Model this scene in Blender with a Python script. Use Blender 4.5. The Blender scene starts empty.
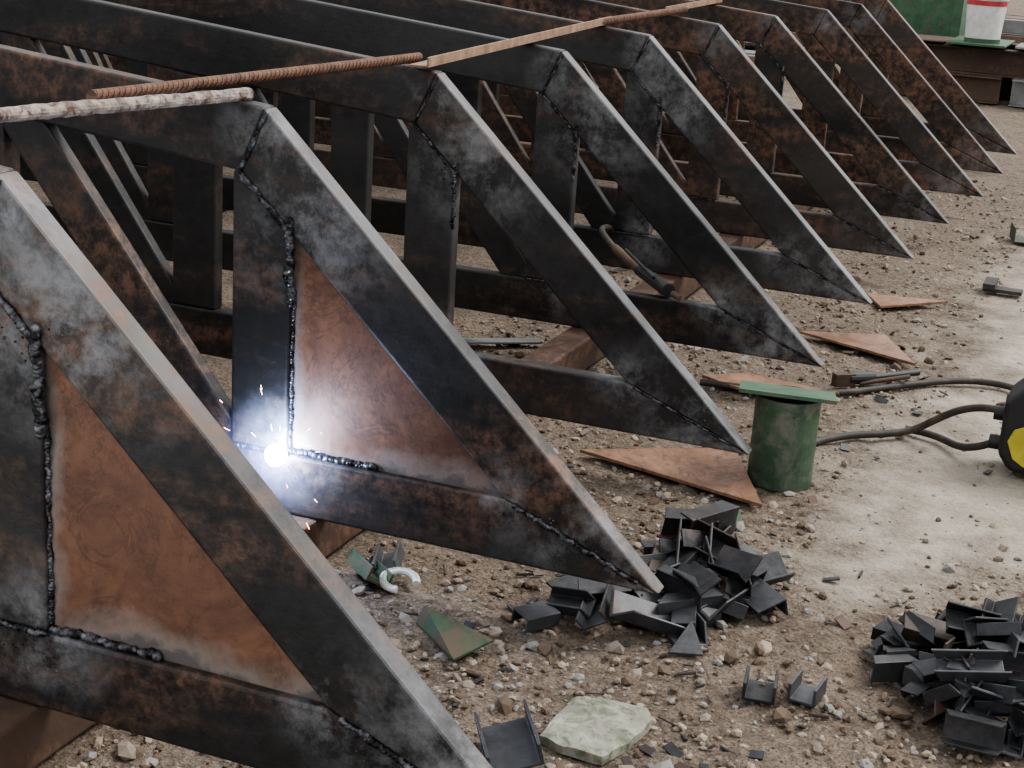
import bpy, bmesh, math, random
from mathutils import Vector, Matrix, Euler, noise
random.seed(7)
C=bpy.context.collection
GZ=-0.09
# ---------------- camera
cam=bpy.data.cameras.new('camera');co=bpy.data.objects.new('camera',cam);C.objects.link(co)
X=Vector((.92437,.37670,.06173));Zc=Vector((.34408,-.89217,.29274))
Zc.normalize();X=(X-Zc*X.dot(Zc)).normalized();Yc=Zc.cross(X)
M=Matrix((X,Yc,Zc)).transposed().to_4x4();M.translation=Vector((.6125,-2.3328,1.0869));co.matrix_world=M
cam.sensor_width=36;cam.lens=1565.3/1024*36;cam.clip_start=.02
bpy.context.scene.camera=co
# ---------------- materials
def newmat(name):
    m=bpy.data.materials.new(name);m.use_nodes=True;nt=m.node_tree;return m,nt,nt.nodes['Principled BSDF']
def N(nt,typ,**kw):
    n=nt.nodes.new(typ)
    for k,v in kw.items(): setattr(n,k,v)
    return n
def ramp(nt,src,p0,p1,c0=(0,0,0,1),c1=(1,1,1,1)):
    r=N(nt,'ShaderNodeValToRGB');r.color_ramp.elements[0].position=p0;r.color_ramp.elements[1].position=p1
    r.color_ramp.elements[0].color=c0;r.color_ramp.elements[1].color=c1;nt.links.new(src,r.inputs[0]);return r.outputs[0]
def mix(nt,f,a,b,mode='MIX'):
    n=N(nt,'ShaderNodeMix',data_type='RGBA',blend_type=mode)
    if isinstance(f,(int,float)): n.inputs[0].default_value=f
    else: nt.links.new(f,n.inputs[0])
    for i,v in ((6,a),(7,b)):
        if isinstance(v,tuple): n.inputs[i].default_value=v if len(v)==4 else (*v,1)
        else: nt.links.new(v,n.inputs[i])
    return n.outputs[2]
def mth(nt,op,a,b=0.0,clamp=False):
    n=N(nt,'ShaderNodeMath',operation=op,use_clamp=clamp)
    for i,v in ((0,a),(1,b)):
        if isinstance(v,(int,float)): n.inputs[i].default_value=v
        else: nt.links.new(v,n.inputs[i])
    return n.outputs[0]
def coords(nt):
    tc=N(nt,'ShaderNodeTexCoord')
    oi=N(nt,'ShaderNodeObjectInfo');s=mth(nt,'MULTIPLY',oi.outputs['Random'],37.0)
    v=N(nt,'ShaderNodeVectorMath',operation='ADD');nt.links.new(tc.outputs['Object'],v.inputs[0]);nt.links.new(s,v.inputs[1])
    return v.outputs[0],tc.outputs['Object'],oi.outputs['Random']
def noi(nt,vec,scale,detail=4,rough=.6,dist=0):
    n=N(nt,'ShaderNodeTexNoise');n.inputs['Scale'].default_value=scale;n.inputs['Detail'].default_value=detail;n.inputs['Roughness'].default_value=rough;n.inputs['Distortion'].default_value=dist
    nt.links.new(vec,n.inputs['Vector']);return n.outputs['Fac']
def bump(nt,b,h,strength,dist):
    n=N(nt,'ShaderNodeBump');n.inputs['Strength'].default_value=strength;n.inputs['Distance'].default_value=dist
    nt.links.new(h,n.inputs['Height']);nt.links.new(n.outputs[0],b.inputs['Normal'])
a_,h_,p_,c_,g_,L_=.7713,.7305,.7145,.1145,.0903,.6097
tanA=h_/a_;q_=c_/math.tan(math.atan(tanA)/2);t_=(p_-q_)*tanA+c_;w_=.118
def steel(name,dark=(.017,.0165,.0165),hi=(.052,.050,.050),rustc=(.062,.033,.021),rlo=.47,rhi=.64,joints=None,metal=.35,rough=.48,pale=.8,palec=(.25,.255,.265)):
    m,nt,b=newmat(name);v,vo,rnd=coords(nt)
    mp=N(nt,'ShaderNodeMapping');mp.inputs['Rotation'].default_value=(0,.76,0);mp.inputs['Scale'].default_value=(.45,1,1.6);nt.links.new(v,mp.inputs['Vector']);vs_=mp.outputs[0]
    n1=noi(nt,vs_,4.2,7,.66,.3);n2=noi(nt,v,34,6,.75);n6=noi(nt,vs_,2.2,3,.5)
    base=mix(nt,ramp(nt,mth(nt,'ADD',mth(nt,'MULTIPLY',n6,.7),mth(nt,'MULTIPLY',n2,.3)),.40,.62),dark,hi)
    rm=mth(nt,'ADD',n1,mth(nt,'MULTIPLY',mth(nt,'SUBTRACT',rnd,.5),.12))
    rm=ramp(nt,rm,rlo,rhi)
    rmm=mth(nt,'MULTIPLY',rm,ramp(nt,n2,.36,.58))
    col=mix(nt,rmm,base,mix(nt,ramp(nt,n2,.4,.65),rustc,tuple(x*2.3 for x in rustc)))
    met=mth(nt,'MULTIPLY',mth(nt,'SUBTRACT',1.0,rmm),metal)
    if joints:
        acc=None
        for (u,z,r) in joints:
            d=N(nt,'ShaderNodeVectorMath',operation='DISTANCE');nt.links.new(vo,d.inputs[0]);d.inputs[1].default_value=(u,.02,z)
            k=mth(nt,'SUBTRACT',1.0,mth(nt,'DIVIDE',d.outputs['Value'],r),True)
            acc=k if acc is None else mth(nt,'MAXIMUM',acc,k)
        n4=noi(nt,v,10,8,.76,.1)
        pm=mth(nt,'MULTIPLY',ramp(nt,acc,.0,.75),ramp(nt,n4,.44,.62));pm=mth(nt,'MULTIPLY',pm,pale,True)
        col=mix(nt,pm,col,palec);met=mth(nt,'MULTIPLY',met,mth(nt,'SUBTRACT',1.0,mth(nt,'MULTIPLY',pm,.5)))
    nt.links.new(col,b.inputs['Base Color']);nt.links.new(met,b.inputs['Metallic'])
    nt.links.new(mth(nt,'ADD',mth(nt,'MULTIPLY',n2,.4),rough-.16),b.inputs['Roughness'])
    bump(nt,b,mth(nt,'ADD',n2,mth(nt,'MULTIPLY',n1,1.5)),.35,.004);return m
JT=[(-.07,.05,.27),(-q_,c_,.10),(-p_,c_,.13),(-p_+.05,t_+.04,.22),(-a_,h_-.05,.11)]
M_tr=steel('mill_scale_steel',joints=JT)
M_tr2=steel('rusted_mill_scale_steel',(.018,.016,.015),(.055,.049,.045),(.07,.036,.023),.42,.60,joints=[(-.07,.05,.24),(-a_,h_-.05,.1)],pale=.6)
M_skylit=steel('skylit_face_steel',(.05,.05,.051),(.17,.17,.172),(.08,.045,.03),.46,.64,joints=[(-.06,.05,.3),(-a_,h_,.2)],metal=.4,rough=.54,pale=.5,palec=(.30,.30,.31))  # lighter tone paints the sky's reflection onto the diagonal's outer face
M_st=steel('offcut_steel',(.03,.03,.033),(.12,.122,.13),rlo=.58,rhi=.72,metal=.5,rough=.45)
M_rs=steel('offcut_rusty_steel',(.04,.03,.027),(.10,.07,.055),rlo=.55,rhi=.7,metal=.3)
M_rail=steel('rail_rust',(.055,.035,.026),(.12,.078,.056),(.08,.043,.028),.4,.6,metal=.2,rough=.6)
def plate(name,c0,c1,edge=False,spot=(.05,.028,.02)):
    m,nt,b=newmat(name);v,vo,rnd=coords(nt)
    n1=noi(nt,v,8,9,.75,.8);n2=noi(nt,v,45,5,.75)
    col=mix(nt,ramp(nt,n1,.36,.62),c0,c1)
    col=mix(nt,mth(nt,'MULTIPLY',ramp(nt,n2,.48,.70),.5),col,spot)
    n5=noi(nt,v,5,5,.6,1.5);band=mth(nt,'ABSOLUTE',mth(nt,'SUBTRACT',n5,.5));col=mix(nt,mth(nt,'MULTIPLY',ramp(nt,band,0,.014,(1,1,1,1),(0,0,0,1)),.5),col,spot)
    n7=noi(nt,v,3,4,.6,.5);col=mix(nt,mth(nt,'MULTIPLY',ramp(nt,n7,.5,.66),.4),col,(.11,.055,.036,1))
    if edge:
        sx=N(nt,'ShaderNodeSeparateXYZ');nt.links.new(vo,sx.inputs[0])
        d1=mth(nt,'ABSOLUTE',mth(nt,'ADD',sx.outputs[0],p_));d2=mth(nt,'ABSOLUTE',mth(nt,'SUBTRACT',sx.outputs[2],c_))
        d=mth(nt,'MINIMUM',mth(nt,'MULTIPLY',d1,1.6),d2);d=mth(nt,'ADD',d,mth(nt,'MULTIPLY',mth(nt,'SUBTRACT',noi(nt,v,9,6,.7),.5),.13))
        e=ramp(nt,d,.0,.045,(1,1,1,1),(0,0,0,1));col=mix(nt,mth(nt,'MULTIPLY',e,.75),col,(.29,.265,.245,1))
        e2=ramp(nt,d,.0,.012,(1,1,1,1),(0,0,0,1));col=mix(nt,mth(nt,'MULTIPLY',e2,.75),col,(.07,.065,.065,1))
    nt.links.new(col,b.inputs['Base Color']);b.inputs['Roughness'].default_value=.5;b.inputs['Metallic'].default_value=.15
    bump(nt,b,n2,.25,.003);return m
M_gus=plate('gusset_rust',(.105,.050,.033),(.235,.115,.068),True);M_pl=plate('rust_plate',(.19,.10,.062),(.37,.215,.14))
m,nt,b=newmat('weld_bead');v,vo,r=coords(nt);n=noi(nt,v,60,3)
nt.links.new(ramp(nt,n,.42,.72,(.010,.010,.011,1),(.22,.22,.24,1)),b.inputs['Base Color']);b.inputs['Metallic'].default_value=.6;b.inputs['Roughness'].default_value=.36;M_weld=m
def plain(name,col,rough=.5,metal=0,var=.25,scale=12,bs=.1,chip=None,cl=(.58,.64)):
    m,nt,b=newmat(name);v,vo,r=coords(nt);n=noi(nt,v,scale,5,.65)
    cc=mix(nt,ramp(nt,n,.3,.7),tuple(x*(1-var) for x in col),tuple(min(1,x*(1+var)) for x in col))
    if chip:
        n2=noi(nt,v,scale*1.3,6,.7,.5);cc=mix(nt,ramp(nt,n2,*cl),cc,chip)
    nt.links.new(cc,b.inputs['Base Color']);b.inputs['Roughness'].default_value=rough;b.inputs['Metallic'].default_value=metal
    bump(nt,b,n,bs,.004);return m
M_green=plain('green_paint',(.045,.085,.05),.5,0,.4,14,.2,(.15,.15,.12),(.46,.66))
M_greens=plain('green_plate_paint',(.045,.115,.06),.5,0,.35,14,.1,(.11,.10,.07),(.5,.66))
M_greend=plain('green_scrap_paint',(.035,.075,.042),.6,0,.4,20,.2,(.09,.07,.045),(.44,.58))
M_rub=plain('black_rubber',(.035,.03,.027),.65,chip=(.12,.09,.06),cl=(.5,.75))
M_blk=plain('black_plastic',(.016,.016,.018),.45)
M_yel=plain('yellow_enamel',(.55,.47,.06),.4)
M_wht=plain('white_plastic',(.62,.62,.6),.4)
M_red=plain('red_label',(.42,.05,.06),.5)
M_pale=plain('scaled_bar',(.33,.28,.25),.75,.1,.5,30,.6,(.10,.055,.04),(.46,.6))
M_reb=plain('rusty_rebar',(.15,.08,.052),.7,.2,.45,40,.5)
M_barr=plain('rusty_bar',(.30,.19,.125),.6,.2,.4,22,.4)
M_stone=plain('stone',(.25,.205,.165),.9,0,.45,9,.4)
M_pav=plain('crusted_concrete',(.27,.265,.215),.9,0,.35,26,.8,(.12,.14,.09),(.48,.62))
M_tube=plain('stock_tube',(.17,.12,.09),.6,.3,.5,3,.2)
M_tube2=plain('stock_tube_grey',(.25,.25,.25),.5,.5,.4,3,.2)
# ---------------- mesh helpers
def obj(name,verts,faces,mats,mi=None,smooth=False,loc=(0,0,0),rot=(0,0,0),parent=None,bevel=0,seg=2):
    me=bpy.data.meshes.new(name);me.from_pydata(verts,[],faces)
    for m in (mats if isinstance(mats,list) else [mats]): me.materials.append(m)
    if mi: me.polygons.foreach_set('material_index',mi)
    bm=bmesh.new();bm.from_mesh(me);bmesh.ops.recalc_face_normals(bm,faces=bm.faces);bm.to_mesh(me);bm.free()
    if smooth: me.polygons.foreach_set('use_smooth',[True]*len(me.polygons))
    o=bpy.data.objects.new(name,me);C.objects.link(o);o.location=loc;o.rotation_euler=rot
    if parent: o.parent=parent
    if bevel:
        md=o.modifiers.new('bevel','BEVEL');md.width=bevel;md.segments=seg;md.limit_method='ANGLE';md.angle_limit=math.radians(35)
    return o
class MB:
    def __init__(s): s.v=[];s.f=[];s.m=[]
    def add(s,v,f,mi=0,T=None):
        o=len(s.v);s.v+=[tuple(T@Vector(x)) if T else tuple(x) for x in v];s.f+=[[i+o for i in q] for q in f];s.m+=(mi if isinstance(mi,list) else [mi]*len(f))
    def prism(s,poly,y0,y1,mi=0,T=None,side={}):
        n=len(poly);s.add([(u,y0,z) for u,z in poly]+[(u,y1,z) for u,z in poly],
            [list(range(n)),list(range(2*n-1,n-1,-1))]+[[i,i+n,(i+1)%n+n,(i+1)%n] for i in range(n)],[mi,mi]+[side.get(i,mi) for i in range(n)],T)
    def box(s,x0,x1,y0,y1,z0,z1,mi=0,T=None): s.prism([(x0,z0),(x1,z0),(x1,z1),(x0,z1)],y0,y1,mi,T)
    def cyl(s,r,z0,z1,n=32,mi=0,T=None,r2=None,cap=True):
        r2=r if r2 is None else r2
        v=[(r*math.cos(2*math.pi*i/n),r*math.sin(2*math.pi*i/n),z0) for i in range(n)]+[(r2*math.cos(2*math.pi*i/n),r2*math.sin(2*math.pi*i/n),z1) for i in range(n)]
        f=[[i,(i+1)%n,(i+1)%n+n,i+n] for i in range(n)]
        if cap: f+=[list(range(n-1,-1,-1)),list(range(n,2*n))]
        s.add(v,f,mi,T)
    def make(s,name,mats,**kw): return obj(name,s.v,s.f,mats,s.m,**kw)
def ico(sub):
    bm=bmesh.new();bmesh.ops.create_icosphere(bm,subdivisions=sub,radius=1);v=[tuple(x.co) for x in bm.verts];f=[[q.index for q in x.verts] for x in bm.faces];bm.free();return v,f
I1=ico(1);I2=ico(2)
def RT(loc,e=(0,0,0)): return Matrix.Translation(loc)@Euler(e).to_matrix().to_4x4()
def bead(mb,p0,p1,r,sub=I1,step=.6):
    p0=Vector(p0);p1=Vector(p1);n=max(2,int((p1-p0).length/(r*step)))
    for i in range(n+1):
        p=p0.lerp(p1,i/n)+Vector([random.gauss(0,r*.12) for _ in range(3)])+Vector((noise.noise((i*.15,r*99,1)),0,noise.noise((i*.15,r*99,7))))*r*.8
        k=r*(1+.35*noise.noise((i*.12,p0.x*9,3)))
        T=RT(p,[random.random()*6 for _ in range(3)])@Matrix.Diagonal((k*random.uniform(.8,1.15),k*random.uniform(.7,1.1),k*random.uniform(.8,1.15),1))
        mb.add(sub[0],sub[1],0,T)
# ---------------- trusses
S=.7808;DU={1:.083,2:0,3:-.039,4:-.04,5:-.048,6:-.038,7:-.016,8:.034,9:.044,10:.04}
D=.042
top=lambda u:h_+g_*(-a_-u)
tin=lambda u:top(u)-w_*math.sqrt(1+g_*g_)
iu=-(h_-g_*a_-w_*1.004+tanA*q_-c_)/(tanA-g_);iz=tin(iu)
NP=9;UL=-p_-NP*L_-w_
for k in range(1,11):
    mb=MB()
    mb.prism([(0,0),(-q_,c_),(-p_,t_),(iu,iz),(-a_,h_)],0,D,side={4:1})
    mb.prism([(0,0),(UL,0),(UL,c_),(-q_,c_)],0,D)
    mb.prism([(-a_,h_),(iu,iz),(UL,tin(UL)),(UL,top(UL))],0,D)
    mb.prism([(-p_,c_),(-p_,t_),(iu,iz),(-p_-w_,tin(-p_-w_)),(-p_-w_,c_)],.002,D-.002)
    for j in range(1,NP+1):
        u=-p_-L_*j;mb.prism([(u,c_),(u,tin(u)),(u-w_,tin(u-w_)),(u-w_,c_)],.002,D-.002)
        A=Vector((-p_-w_-L_*(j-1)-.02,c_));B=Vector((u+.03,tin(u)));d=(B-A).normalized();n=Vector((-d.y,d.x))*.043
        A=A-d*.03;B=B+d*.03
        mb.prism([tuple(A-n),tuple(A+n),tuple(B+n),tuple(B-n)],.005,D-.005)
    tr=mb.make('steel_truss_frame',[M_tr if k<6 else M_tr2,M_skylit],bevel=.006,seg=3,loc=(DU[k],(k-2)*S,0))
    wb=MB();sub=I2 if k<4 else I1;y=-.001;f=1 if k<3 else .55
    if k<8:
        bead(wb,(-a_+.006,y,h_-.01),(iu,y,iz),.0042*f,sub)
        bead(wb,(iu,y,iz),(-p_,y,t_),.0058*f,sub)
        bead(wb,(-p_,y,t_+.02),(-p_+.002,y,t_-.12),.0085*f,sub)
        bead(wb,(-q_+.02,y,c_-.008),(-.04,y,.016),.005*f,sub)
        bead(wb,(-p_-w_,y,c_),(-p_,y,c_),.005*f,sub)
    if k<3:
        bead(wb,(-p_,.012,c_+.004),(-p_+.17,.012,c_+.004),.0072,sub)
        bead(wb,(-p_+.002,.012,c_+.01),(-p_+.002,.012,t_-.1),.0042,sub)
    if k<5:
        for _ in range(90):
            cx_,cz_=random.choice([(-q_+.05,c_-.03),(-.12,.045),(-p_-.03,t_),(-p_-.02,c_-.03)])
            x_=cx_+random.gauss(0,.035);z_=cz_+random.gauss(0,.02)
            if z_<.01 or x_>-z_/tanA-.01: continue
            if x_>-p_ and z_>c_-.003 and z_<(-x_-q_)*tanA+c_+.003: continue
            r_=random.uniform(.0008,.0022);wb.add(I1[0],I1[1],0,Matrix.Translation((x_,.0005,z_))@Matrix.Diagonal((r_,r_,r_,1)))
    if wb.v: wb.make('weld_beads',M_weld,smooth=True,parent=tr)
    if k<3:
        gp=MB();gp.prism([(-p_,c_),(-p_,t_),(-q_,c_)],.014,.022);gp.make('gusset_plate',M_gus,parent=tr)
for ur in (-.69,-2.6,-4.8):
    mb=MB();mb.box(ur-.042,ur+.042,-1.2,6.6,GZ+.0,-.001);mb.make('rusty_base_tube',M_rail,bevel=.006)
# ---------------- ground
poly=[(3.0,.5),(.55,.67),(.39,.48),(.28,.36),(.17,.51),(.09,.83),(.13,1.07),(.14,1.41),(.21,1.79),(.21,2.44),(.22,3.22),(.24,4.40),(4.5,9.0),(9,9),(9,-1.0)]
def sdist(x,y):
    ins=False;dm=1e9;n=len(poly)
    for i in range(n):
        x1,y1=poly[i];x2,y2=poly[(i+1)%n]
        if (y1>y)!=(y2>y) and x<(x2-x1)*(y-y1)/(y2-y1)+x1: ins=not ins
        dx,dy=x2-x1,y2-y1;t=max(0,min(1,((x-x1)*dx+(y-y1)*dy)/(dx*dx+dy*dy+1e-9)));dm=min(dm,math.hypot(x-x1-t*dx,y-y1-t*dy))
    return dm if ins else -dm
def gh(x,y,s=None):
    if s is None: s=sdist(x,y)
    k=max(.15,min(1,.5-s*4))
    return GZ-.012+k*(.010*noise.noise((x*3,y*3,0))+.010*noise.noise((x*9,y*9,3))+.011*noise.noise((x*26,y*26,5)))
nx,ny=300,320;vs=[];att=[]
def wx(t): return .1+1.6*math.sinh(3.2*t)
def wy(t): return -1.6+ .9*(math.exp(3.9*t)-1)
for j in range(ny+1):
    for i in range(nx+1):
        x=wx(2*i/nx-1);y=wy(j/ny);s=sdist(x,y);vs.append((x,y,gh(x,y,s)));att.append(s)
fs=[[j*(nx+1)+i,j*(nx+1)+i+1,(j+1)*(nx+1)+i+1,(j+1)*(nx+1)+i] for j in range(ny) for i in range(nx)]
m,nt,b=newmat('dirt_and_concrete');tc=N(nt,'ShaderNodeTexCoord');v=tc.outputs['Object']
at=N(nt,'ShaderNodeAttribute',attribute_name='cdist')
n1=noi(nt,v,6,6,.65);n2=noi(nt,v,45,6,.75);n3=noi(nt,v,170,3,.7)
vo=N(nt,'ShaderNodeTexVoronoi');vo.inputs['Scale'].default_value=60;nt.links.new(v,vo.inputs['Vector'])
soil=mix(nt,ramp(nt,n1,.32,.68),(.12,.086,.06),(.285,.22,.165))
soil=mix(nt,ramp(nt,n2,.42,.68),soil,(.36,.29,.225))
soil=mix(nt,mth(nt,'MULTIPLY',ramp(nt,n3,.46,.64),.7),soil,(.055,.04,.03))
conc=mix(nt,ramp(nt,n1,.3,.7),(.31,.27,.22),(.44,.395,.335))
conc=mix(nt,mth(nt,'MULTIPLY',ramp(nt,n2,.48,.7),.6),conc,(.22,.18,.135))
conc=mix(nt,mth(nt,'MULTIPLY',ramp(nt,n3,.52,.68),.5),conc,(.15,.12,.095))
mk=mth(nt,'ADD',at.outputs['Fac'],mth(nt,'MULTIPLY',mth(nt,'SUBTRACT',n1,.5),.8))
mk=mth(nt,'ADD',mk,mth(nt,'MULTIPLY',mth(nt,'SUBTRACT',n2,.5),.3))
mk=ramp(nt,mth(nt,'ADD',mk,.5),.38,.74)
nt.links.new(mix(nt,mk,soil,conc),b.inputs['Base Color']);b.inputs['Roughness'].default_value=.95
hh=mth(nt,'ADD',n2,mth(nt,'MULTIPLY',vo.outputs['Distance'],.5))
hh=mth(nt,'ADD',hh,mth(nt,'MULTIPLY',n3,.4))
bn=N(nt,'ShaderNodeBump');bn.inputs['Distance'].default_value=.018
nt.links.new(mth(nt,'SUBTRACT',1.0,mth(nt,'MULTIPLY',mk,.5)),bn.inputs['Strength']);nt.links.new(hh,bn.inputs['Height']);nt.links.new(bn.outputs[0],b.inputs['Normal'])
gr=obj('ground',vs,fs,m,smooth=True)
A=gr.data.attributes.new('cdist','FLOAT','POINT');A.data.foreach_set('value',[max(-.5,min(.5,s)) for s in att])
# gravel
mb=MB();cnt=0
def rock(x,y,r,sub=I1,zf=.2):
    sc=Vector((random.uniform(.7,1.3),random.uniform(.7,1.3),random.uniform(.45,.85)))*r
    T=RT((x,y,gh(x,y)+r*zf),(random.random()*.6,random.random()*.6,random.random()*6))
    v=[Vector(q)*random.uniform(.72,1.15) for q in sub[0]];v=[(q.x*sc.x,q.y*sc.y,q.z*sc.z) for q in v]
    mb.add(v,sub[1],random.choice([0,0,1,2,3,3]),T)
while cnt<26000:
    y=-1.2+7*random.random()**1.9;x=random.uniform(-1.2,.7+.22*(y+1.2)+.3)
    if random.random()<.80 and sdist(x,y)>.02: continue
    if noise.noise((x*2.3,y*2.3,8))<random.uniform(-.9,.35): continue
    if abs(x+.69)<.06: continue
    r=.0025+.0085*random.random()**3
    if random.random()<.02: r=random.uniform(.012,.021)
    rock(x,y,r);cnt+=1
mb.make('gravel_stones',[M_stone,plain('stone_tan',(.34,.275,.215),.9),plain('stone_grey',(.26,.245,.23),.9),plain('stone_dark',(.12,.085,.06),.9)])
# ---------------- scrap helpers
def channel(mb,T,W=.055,H=.03,Ln=.08,th=.004,mi=0,skew=0):
    pr=[(-W/2,0),(W/2,0),(W/2,H),(W/2-th,H),(W/2-th,th),(-W/2+th,th),(-W/2+th,H),(-W/2,H)]
    n=8;v=[(u,-Ln/2+skew*z,z) for u,z in pr]+[(u,Ln/2-skew*z*.5,z) for u,z in pr]
    f=[[0,1,4,5],[1,2,3,4],[0,5,6,7]];f+=[[i+8 for i in reversed(q)] for q in f]+[[i,i+n,(i+1)%n+n,(i+1)%n] for i in range(n)]
    mb.add(v,f,mi,T)
def angle(mb,T,W=.06,H=.05,Ln=.09,th=.005,mi=0):
    pr=[(0,0),(W,0),(W,th),(th,th),(th,H),(0,H)];v=[(u,-Ln/2,z) for u,z in pr]+[(u,Ln/2*(1-.5*z/H),z) for u,z in pr]
    f=[[0,1,2,3],[0,3,4,5]];f+=[[i+6 for i in reversed(q)] for q in f]+[[i,i+6,(i+1)%6+6,(i+1)%6] for i in range(6)]
    mb.add(v,f,mi,T)
def pile(name,cx,cy,rx,ry,rot,n,sz,hmax,seed,extra=[],th0=None,mis=(0,0,0,0,0,1)):
    random.seed(seed);mb=MB();placed=[]
    L=[(r,random.uniform(0,6.28)) for r in sorted([random.random()**.6 for _ in range(n)],reverse=True)]
    P=[(cx+math.cos(rot)*r*rx*math.cos(t)-math.sin(rot)*r*ry*math.sin(t),cy+math.sin(rot)*r*rx*math.cos(t)+math.cos(rot)*r*ry*math.sin(t)) for r,t in L]
    for (x,y) in extra+P:
        s=sz*random.uniform(.75,1.15);z=GZ-.006
        for (px,py,ps,pz) in placed:
            d=math.hypot(px-x,py-y)
            if d<.5*(s+ps)/2: z=max(z,pz-(d*.3))
        if z>GZ+hmax: continue
        zt=z+s*.2;placed.append((x,y,s,zt))
        W=s*.55;H=s*.32;Ln=s*random.uniform(.85,1.3)
        yaw=random.random()*6.28 if th0 is None else random.gauss(th0,.7)
        o=random.choice(['up','down','side','lean','lean']);tl=random.gauss(0,.15)+(0 if z<GZ+.01 else random.gauss(0,.28));tl2=random.gauss(0,.15)
        if o=='up': R=RT((x,y,z),(tl,tl2,yaw))
        elif o=='down': R=RT((x,y,z+H),(math.pi+tl,tl2,yaw))
        elif o=='side': R=RT((x,y,z+W/2),(tl,math.pi/2+tl2,yaw))
        else: R=RT((x,y,z+.018),(tl,random.uniform(.4,.95)*random.choice([1,-1]),yaw))
        mi=random.choice(mis)
        if random.random()<.72: channel(mb,R,W,H,Ln,.004,mi,random.choice([0,.6,-.5,.3]))
        else: angle(mb,R,W,H,Ln,.0045,mi)
    return mb.make(name,[M_st,M_rs,M_rail],bevel=.0012,seg=2)
pile('steel_offcut_pile',.0,.25,.09,.18,.15,52,.098,.042,4,[(-.21,-.01),(-.17,.05),(-.115,.05),(-.06,.1),(-.12,.11),(.11,.3),(.135,.26),(-.17,.12),(.05,.09),(-.03,.03)],2.2,(0,0,0,0,0,1))
pile('steel_offcut_pile',.61,.165,.25,.19,.15,150,.078,.072,5,[(.37,.14),(.36,.2),(.53,-.07),(.44,.28)],None,(0,0,0,0,1))
def single(name,x,y,rz,W,H,Ln,mat,rot=(0,0),z=0,th=.005,skew=0):
    mb=MB();channel(mb,Matrix(),W,H,Ln,th,0,skew);mb.make(name,mat,loc=(x,y,GZ+z),rot=(rot[0],rot[1],rz),bevel=.001)
single('channel_offcut',.20,-.08,.15,.052,.03,.065,M_st)
single('channel_offcut',.27,-.055,-.1,.046,.03,.06,M_st)
single('channel_offcut',-.085,-.435,.55,.08,.035,.12,M_st,(.05,-.25),.006)
single('channel_offcut',-.545,.0,.9,.05,.028,.09,M_greend,(0,.5),.006)
single('channel_offcut',-.525,.06,.2,.045,.03,.06,M_st,(.3,-.3),.008)
def flatplate(name,pts,z0,th,mat,zs=None):
    n=len(pts);zs=zs or [z0]*n;v=[(x,y,z) for (x,y),z in zip(pts,zs)]+[(x,y,z+th) for (x,y),z in zip(pts,zs)]
    return obj(name,v,[list(range(n-1,-1,-1)),list(range(n,2*n))]+[[i,(i+1)%n,(i+1)%n+n,i+n] for i in range(n)],mat,bevel=.001)
mb=MB();e0=(-.375,-.115,GZ+.03);e1=(-.235,-.145,GZ+.012);b0=(-.33,-.17,GZ);b1=(-.275,-.215,GZ-.002);th=.004
v=[e0,e1,b1,b0];mb.add(v+[(x,y,z+th) for x,y,z in v],[[3,2,1,0],[4,5,6,7],[0,1,5,4],[1,2,6,5],[2,3,7,6],[3,0,4,7]])
v=[e0,b0,(-.385,-.125,GZ)];mb.add(v+[(x,y,z+th) for x,y,z in v],[[2,1,0],[3,4,5],[0,1,4,3],[1,2,5,4],[2,0,3,5]])
mb.make('bent_green_scrap',M_greend)
# rough broken slab: subdivided, jittered top surface
corn=[(-.055,-.235),(-.02,-.222),(.058,-.222),(.072,-.25),(.062,-.335),(.04,-.392),(-.02,-.388),(-.062,-.375),(-.06,-.30)]
ccx=sum(p[0] for p in corn)/len(corn);ccy=sum(p[1] for p in corn)/len(corn);ring=[]
for i in range(len(corn)):
    p,q=corn[i],corn[(i+1)%len(corn)]
    for t in (0,.25,.5,.75): ring.append((p[0]+(q[0]-p[0])*t+random.uniform(-.002,.002),p[1]+(q[1]-p[1])*t+random.uniform(-.002,.002)))
nr=len(ring);v=[(x,y,GZ-.012) for x,y in ring];f=[]
for l in range(7):
    k=1-l/7
    for x,y in ring:
        X_,Y_=ccx+(x-ccx)*k,ccy+(y-ccy)*k;v.append((X_,Y_,GZ+.006+.004*noise.noise((X_*60,Y_*60,1))+(-.003 if l==0 else 0)))
v.append((ccx,ccy,GZ+.007))
for l in range(7):
    for i in range(nr): f.append([l*nr+i,l*nr+(i+1)%nr,(l+1)*nr+(i+1)%nr,(l+1)*nr+i])
for i in range(nr): f.append([7*nr+i,7*nr+(i+1)%nr,8*nr])
f.append(list(range(nr-1,-1,-1)))
obj('broken_concrete_slab',v,f,M_pav)
flatplate('triangular_gusset_offcut',[(-.44,.85),(-.12,1.0),(.01,.73)],GZ,.008,M_pl,[GZ,GZ+.02,GZ])
flatplate('triangular_gusset_offcut',[(-.36,1.59),(-.26,1.68),(.00,1.64),(-.25,1.53)],GZ+.002,.008,M_pl)
flatplate('triangular_gusset_offcut',[(-.234,2.213),(.006,2.327),(.136,2.049)],GZ+.002,.008,M_pl)
flatplate('triangular_gusset_offcut',[(-.142,2.85),(.118,2.909),(-.069,2.692)],GZ+.002,.008,M_pl)
flatplate('triangular_scrap',[(.045,.06),(.03,-.02),(.085,.0)],GZ,.004,M_st,[GZ+.03,GZ,GZ])
flatplate('green_paint_chip_scrap',[(-.06,.62),(-.02,.66),(.0,.61),(-.03,.57)],GZ,.003,M_greend,[GZ+.015,GZ+.01,GZ,GZ])
flatplate('flat_bar_offcut',[(-1.05,1.55),(-.86,1.68),(-.84,1.64),(-1.03,1.51)],GZ+.004,.006,M_tube2)
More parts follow.
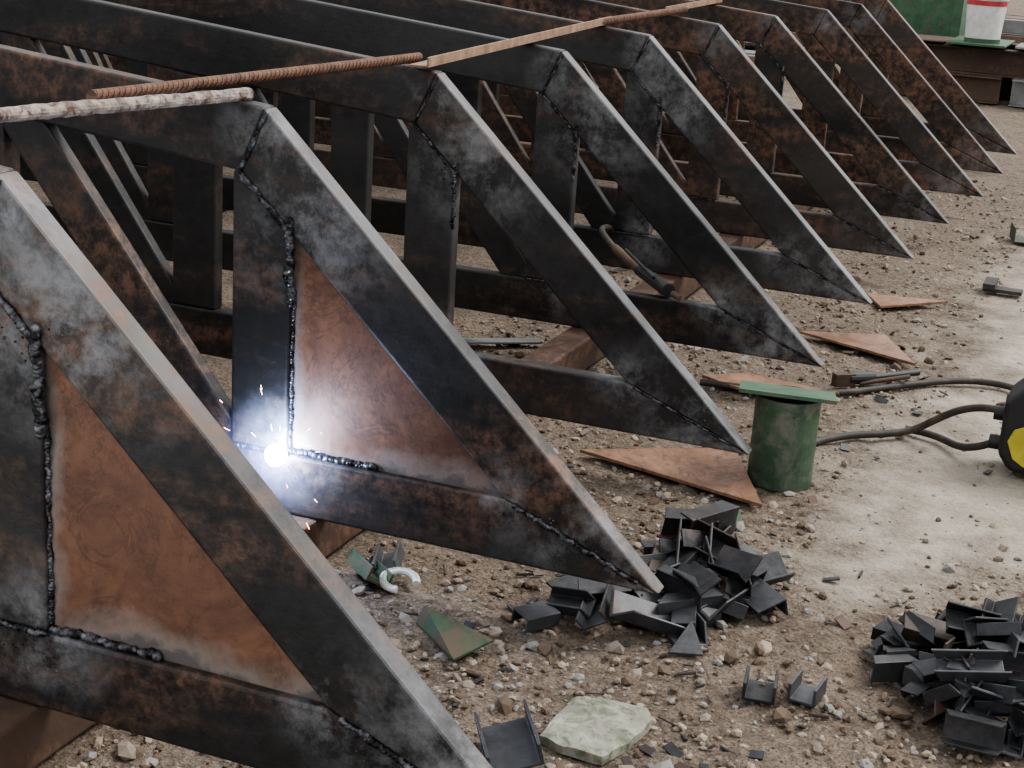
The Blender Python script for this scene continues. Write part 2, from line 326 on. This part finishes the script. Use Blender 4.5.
flatplate('flat_bar_offcut',[(-1.25,2.3),(-.95,2.36),(-.95,2.31),(-1.24,2.25)],GZ+.004,.006,M_rail)
mb=MB();n=26
for i in range(n):
    t=.4+4.6*i/n;mb.cyl(.007,-.006,.006,10,0,RT((.03*math.cos(t),.03*math.sin(t),0),(math.pi/2,0,t)))
mb.make('white_ring_offcut',M_wht,loc=(-.48,.005,GZ+.008),rot=(.15,.1,0))
mb=MB();random.seed(21)
for i in range(60):
    x=random.uniform(-.45,.4);y=random.uniform(-.5,.5)
    T=RT((x,y,gh(x,y)+.003),(math.pi/2+random.gauss(0,.1),0,random.random()*6.28));mb.cyl(random.choice([.0014,.0014,.0025]),0,random.uniform(.012,.045),6,0,T)
mb.make('electrode_stubs',M_rub)
mb=MB()
for i in range(150):
    y=-.5+3*random.random()**1.5;x=random.uniform(-1.1,.3+.1*y)
    if abs(x+.69)<.06 or (sdist(x,y)>.05 and random.random()<.8): continue
    s=random.uniform(.006,.02);T=RT((x,y,gh(x,y)+.004),(random.gauss(0,.25),random.gauss(0,.25),random.random()*6.28))
    mb.prism([(-s,0),(s*random.uniform(.3,1),0),(s*random.uniform(.3,1),.003),(-s,.003)],-s*random.uniform(.2,.9),s*random.uniform(.2,.7),random.choice([0,0,1,2]),T)
mb.make('metal_chips',[M_st,M_rs,M_rail])
# ---------------- green pipe stub with cap
mb=MB();n=40
mb.cyl(.071,0,.2,n,0,cap=False);mb.cyl(.065,0,.2,n,0,cap=False)
mb.box(-.108,.10,-.075,.065,0,.008,1,RT((0,0,.202),(-.15,0.02,0)))
mb.make('green_capped_pipe_stub',[M_green,M_greens],loc=(.0,.936,GZ-.008),rot=(0,0,.2))
# ---------------- curves
def tube(name,pts,r,mat,parent=None):
    cu=bpy.data.curves.new(name,'CURVE');cu.dimensions='3D';cu.bevel_depth=r;cu.bevel_resolution=4;cu.use_fill_caps=True
    s=cu.splines.new('NURBS');s.points.add(len(pts)-1);s.order_u=4;s.use_endpoint_u=True
    for i,p in enumerate(pts): s.points[i].co=(*p,1)
    cu.materials.append(mat);o=bpy.data.objects.new(name,cu);C.objects.link(o)
    if parent:o.parent=parent
    return o
z=GZ+.004
tube('welding_cable',[(-.35,1.54,z),(-.19,1.555,z),(-.02,1.616,z),(.085,1.76,z),(.197,1.907,z),(.368,2.053,z),(.52,1.9,z),(.7,1.6,z)],.009,M_rub)
tube('welding_cable',[(.0,1.16,z),(.055,1.29,z),(.13,1.345,z),(.22,1.42,z),(.27,1.40,z+.05),(.36,1.35,z+.12),(.43,1.335,.03)],.009,M_rub)
tube('welding_cable',[(.20,1.44,z),(.28,1.44,z),(.32,1.36,z),(.38,1.31,z+.02),(.43,1.30,-.03)],.009,M_rub)
# ---------------- welding inverter machine
mc=bpy.data.objects.new('welding_machine',None);C.objects.link(mc);mc.location=(.432,1.24,GZ-.006)
def sub_(name,mbx,mat,**k): return mbx.make(name,mat,parent=mc,**k)
b1=MB();b1.prism([(0,.05),(.03,.012),(.36,.012),(.38,.03),(.38,.2),(.36,.228),(.05,.228),(0,.175)],0,.15);sub_('case',b1,M_blk,bevel=.012,seg=3)
b1=MB()
for y0,y1 in ((-.004,.0),(.15,.154)): b1.prism([(.018,.085),(.035,.045),(.06,.03),(.35,.03),(.35,.2),(.14,.2),(.06,.13),(.03,.115)],y0,y1)
sub_('side_panels',b1,M_yel,bevel=.002)
b1=MB()
for i in range(7): b1.box(.12+.03*i,.135+.03*i,-.006,-.003,.07,.17)
sub_('vents',b1,M_blk)
b1=MB()
for yy,zz in ((.095,.12),(.06,.06)): b1.cyl(.017,-.025,.0,18,0,RT((0,yy,zz),(0,math.pi/2,0)))
b1.cyl(.012,-.012,0,16,0,RT((0.01,.075,.165),(0,math.pi/2,0)));sub_('sockets_and_knob',b1,M_blk)
tube('handle',[(.06,.075,.22),(.07,.075,.262),(.19,.075,.27),(.31,.075,.262),(.32,.075,.22)],.011,M_blk,mc)
b1=MB()
for xx in (.05,.33):
    for yy in (.03,.12): b1.cyl(.012,0,.016,12,0,Matrix.Translation((xx,yy,0)))
sub_('feet',b1,M_rub)
# ---------------- ground clamp
gc=MB();
def rodp(mbx,A,B,r,mi=0,n=14,r2=None):
    A=Vector(A);B=Vector(B);d=B-A;mbx.cyl(r,0,d.length,n,mi,Matrix.Translation(A)@d.to_track_quat('Z','Y').to_matrix().to_4x4(),r2)
rodp(gc,(-.0,1.75,GZ+.02),(.06,1.80,GZ+.02),.017,0)
rodp(gc,(.06,1.80,GZ+.02),(.16,1.93,GZ+.018),.009,0)
rodp(gc,(.03,1.76,GZ+.008),(.15,1.83,GZ+.03),.006,1)
gc.box(-.03,.03,-.012,.012,0,.035,1,RT((-.01,1.74,GZ),(0,0,.7)))
gc.make('ground_clamp',[M_blk,M_rail],bevel=.0015)
eh=MB()
rodp(eh,(-.47,1.575,c_+.022),(-.60,1.73,c_+.03),.019,0,18,.016);rodp(eh,(-.60,1.73,c_+.03),(-.72,1.87,c_+.05),.013,1,16)
rodp(eh,(-.455,1.56,c_+.02),(-.43,1.55,c_+.012),.008,1);rodp(eh,(-.52,1.60,c_+.045),(-.66,1.78,c_+.07),.005,0)
e=eh.make('electrode_holder',[M_blk,M_rail]);tube('holder_cable',[(-.72,1.87,c_+.05),(-.8,1.97,c_+.07),(-.86,2.15,c_+.05),(-.88,2.36,c_+.012),(-.95,2.5,GZ+.1),(-1.0,2.6,GZ+.01),(-.9,2.9,GZ+.01)],.009,M_rub,e)
# ---------------- rods on top
def ribbed(name,A,B,r,mat):
    A=Vector(A);B=Vector(B);d=B-A;Ln=d.length;mb=MB();T=Matrix.Translation(A)@d.to_track_quat('Z','Y').to_matrix().to_4x4()
    mb.cyl(r,0,Ln,14,0,T);n=int(Ln/.014)
    for i in range(n): mb.cyl(r*1.18,0,.005,12,0,T@RT((0,0,Ln*i/n),(.5,0,0)))
    return mb.make(name,mat)
ribbed('rebar_rod',(-.937,-.25,h_+.024),(-.875,.83,h_+.024),.0095,M_reb)
def bar(name,A,B,mat):
    A=Vector(A);d=Vector(B)-A;mb=MB();mb.box(-.025,.02,0,d.length,0,.004);mb.box(.016,.02,0,d.length,.004,.022)
    mb.make(name,mat,loc=A,rot=(math.asin(d.z/d.length),0,math.atan2(-d.x,d.y)),bevel=.001)
bar('rusty_angle_bar',(-.83,.74,h_+.012),(-.985,2.42,h_+.02),M_barr)
ribbed('rebar_rod',(-.965,2.28,h_+.03),(-.96,3.22,h_+.036),.011,M_reb)
bar('rusty_angle_bar',(-1.0,3.05,h_+.026),(-1.05,4.0,h_+.03),M_barr)
mb=MB();A=Vector((-.9,-.84,top(-.98)+.016));B=Vector((-.825,.04,h_+.014));d=B-A;nr=70;T=Matrix.Translation(A)@d.to_track_quat('Z','Y').to_matrix().to_4x4()
v=[];f=[]
for i in range(nr+1):
    for j in range(14):
        r=.011*(1+.22*noise.noise((i*.6,j*.5,2)));t=2*math.pi*j/14;v.append((r*math.cos(t),r*math.sin(t),d.length*i/nr))
for i in range(nr):
    for j in range(14): f.append([i*14+j,i*14+(j+1)%14,(i+1)*14+(j+1)%14,(i+1)*14+j])
f+=[list(range(13,-1,-1)),list(range(nr*14,nr*14+14))];mb.add(v,f,0,T);mb.make('scaled_round_bar',M_pale)
# ---------------- arc
arc=bpy.data.objects.new('welding_arc',None);C.objects.link(arc);arc.location=(-.720,-.026,.120)
m,nt,b=newmat('arc_core');b.inputs['Emission Color'].default_value=(.75,.85,1,1);b.inputs['Emission Strength'].default_value=150
obj('arc_core',[tuple(Vector(q)*.021) for q in I2[0]],I2[1],m,parent=arc,smooth=True)
m=bpy.data.materials.new('arc_bloom');m.use_nodes=True;nt=m.node_tree;nt.nodes.clear()  # added emissive volume that imitates the bloom around the arc
o_=N(nt,'ShaderNodeOutputMaterial');e=N(nt,'ShaderNodeEmission');e.inputs[0].default_value=(.26,.38,1,1)
tc=N(nt,'ShaderNodeTexCoord');ln=N(nt,'ShaderNodeVectorMath',operation='LENGTH');nt.links.new(tc.outputs['Object'],ln.inputs[0])
k=mth(nt,'SUBTRACT',1.0,mth(nt,'DIVIDE',ln.outputs['Value'],.17),True);k=mth(nt,'POWER',k,4.8);nt.links.new(mth(nt,'MULTIPLY',k,70),e.inputs[1]);nt.links.new(e.outputs[0],o_.inputs['Volume'])
obj('arc_bloom',[tuple(Vector(q)*.17) for q in I2[0]],I2[1],m,parent=arc,smooth=True)
l=bpy.data.lights.new('arc_light','POINT');l.energy=2.6;l.color=(.5,.65,1);l.shadow_soft_size=.02;lo=bpy.data.objects.new('arc_light',l);C.objects.link(lo);lo.parent=arc;lo.location=(0,-.05,.03)
m,nt,b=newmat('spark');b.inputs['Emission Color'].default_value=(1,.45,.15,1);b.inputs['Emission Strength'].default_value=7
mb=MB()
for i in range(24):
    th=random.uniform(0,6.28);r=random.uniform(.04,.14);dr=Vector((math.cos(th),-.3*random.random(),math.sin(th)))
    T=Matrix.Translation(dr*r)@dr.to_track_quat('Z','Y').to_matrix().to_4x4();mb.cyl(.0007,0,random.uniform(.004,.014),5,0,T)
mb.make('sparks',m,parent=arc)
# ---------------- far background: stock steel, bench, bucket
def ibeam(mbx,x0,x1,y,z,H=.19,F=.15,tw=.012,mi=0):
    mbx.box(x0,x1,y-F/2,y+F/2,z,z+tw,mi);mbx.box(x0,x1,y-F/2,y+F/2,z+H-tw,z+H,mi);mbx.box(x0,x1,y-tw/2,y+tw/2,z+tw,z+H-tw,mi)
mb=MB();ibeam(mb,-1.25,-.38,9.75,GZ);ibeam(mb,-1.0,-.45,9.95,GZ);ibeam(mb,-1.3,2.4,9.85,GZ+.19,mi=0);ibeam(mb,-1.1,1.4,10.3,GZ+.0,.2);ibeam(mb,-1.3,1.4,10.3,GZ+.2,.2);ibeam(mb,-.3,2.6,9.72,GZ,.19,mi=1)
mb.make('rusty_i_beam_stack',[M_rail,M_tube2])
mb=MB();mb.box(-.8,-.38,9.62,10.4,GZ+.402,GZ+.42);mb.box(-1.15,-.82,9.7,10.3,GZ+.402,GZ+.412,2);mb.box(-.32,.9,9.7,10.2,GZ+.402,GZ+.42,1);mb.make('green_steel_plate',[M_greens,M_tube2,M_rail],bevel=.004)
bk=bpy.data.objects.new('paint_bucket',None);C.objects.link(bk);bk.location=(-.57,9.85,GZ+.42)
mb=MB();mb.cyl(.125,0,.34,32,0,None,.145);mb.cyl(.152,.31,.335,32,0);mb.make('pail',M_wht,parent=bk)
mb=MB();mb.cyl(.1435,.265,.3,32,0,None,.1455,cap=False);mb.make('label',M_red,parent=bk)
mb=MB();mb.cyl(.128,.0,.03,32,0,None,.1295,cap=False);mb.make('paint_drips',M_greens,parent=bk)
mb=MB();mb.box(-1.5,-.82,10.6,11.2,GZ,GZ+.95);mb.box(-1.53,-.79,10.57,11.23,GZ+.95,GZ+.99);mb.box(-1.4,-.9,10.595,10.6,GZ+.1,GZ+.85);mb.make('green_steel_cabinet',M_greens,bevel=.01)
mb=MB();random.seed(11)
for r in range(3):
    for i in range(9-r):
        yy=12.2+.16*i+.08*r;x0=-9+random.uniform(-.5,.5);mb.box(x0,x0+9.2+random.uniform(-.8,.5),yy-.06,yy+.06,GZ+.1+r*.13,GZ+.22+r*.13,random.choice([0,0,1]))
for xx in (-8,-5,-2,0): mb.box(xx-.06,xx+.06,12,13.6,GZ-.01,GZ+.1,1)
mb.make('steel_tube_stack',[M_tube,M_tube2],bevel=.008)
mb=MB();random.seed(13)
for i in range(12):
    yy=8.6+.14*i;x0=-8.5+random.uniform(-.4,.4);mb.box(x0,x0+6.2+random.uniform(-.6,.3),yy-.05,yy+.05,GZ+.08,GZ+.18,random.choice([0,1,1]))
for xx in (-8,-5.5,-3): mb.box(xx-.06,xx+.06,8.4,10.4,GZ-.01,GZ+.08,0)
mb.make('steel_tube_stack',[M_tube,M_tube2],bevel=.008)
mb=MB();mb.box(.2,.33,3.19,3.25,0,.012);mb.box(.2,.24,3.17,3.3,.012,.03);mb.make('steel_strap_scrap',M_rub,loc=(0,0,GZ))
single('channel_offcut',.26,4.27,.2,.12,.06,.14,M_greend)
# ---------------- light
W=bpy.data.worlds.new('sky');bpy.context.scene.world=W;W.use_nodes=True;bg=W.node_tree.nodes['Background'];bg.inputs[0].default_value=(.96,.98,1,1);bg.inputs[1].default_value=1.1
s=bpy.data.lights.new('sun','SUN');s.energy=2.9;s.angle=.45;s.color=(1,.97,.93);so=bpy.data.objects.new('sun',s);C.objects.link(so);so.rotation_euler=(math.radians(-25),math.radians(32),0)
bpy.context.scene.view_settings.look='AgX - Medium High Contrast'
bpy.context.scene.view_settings.exposure=.1
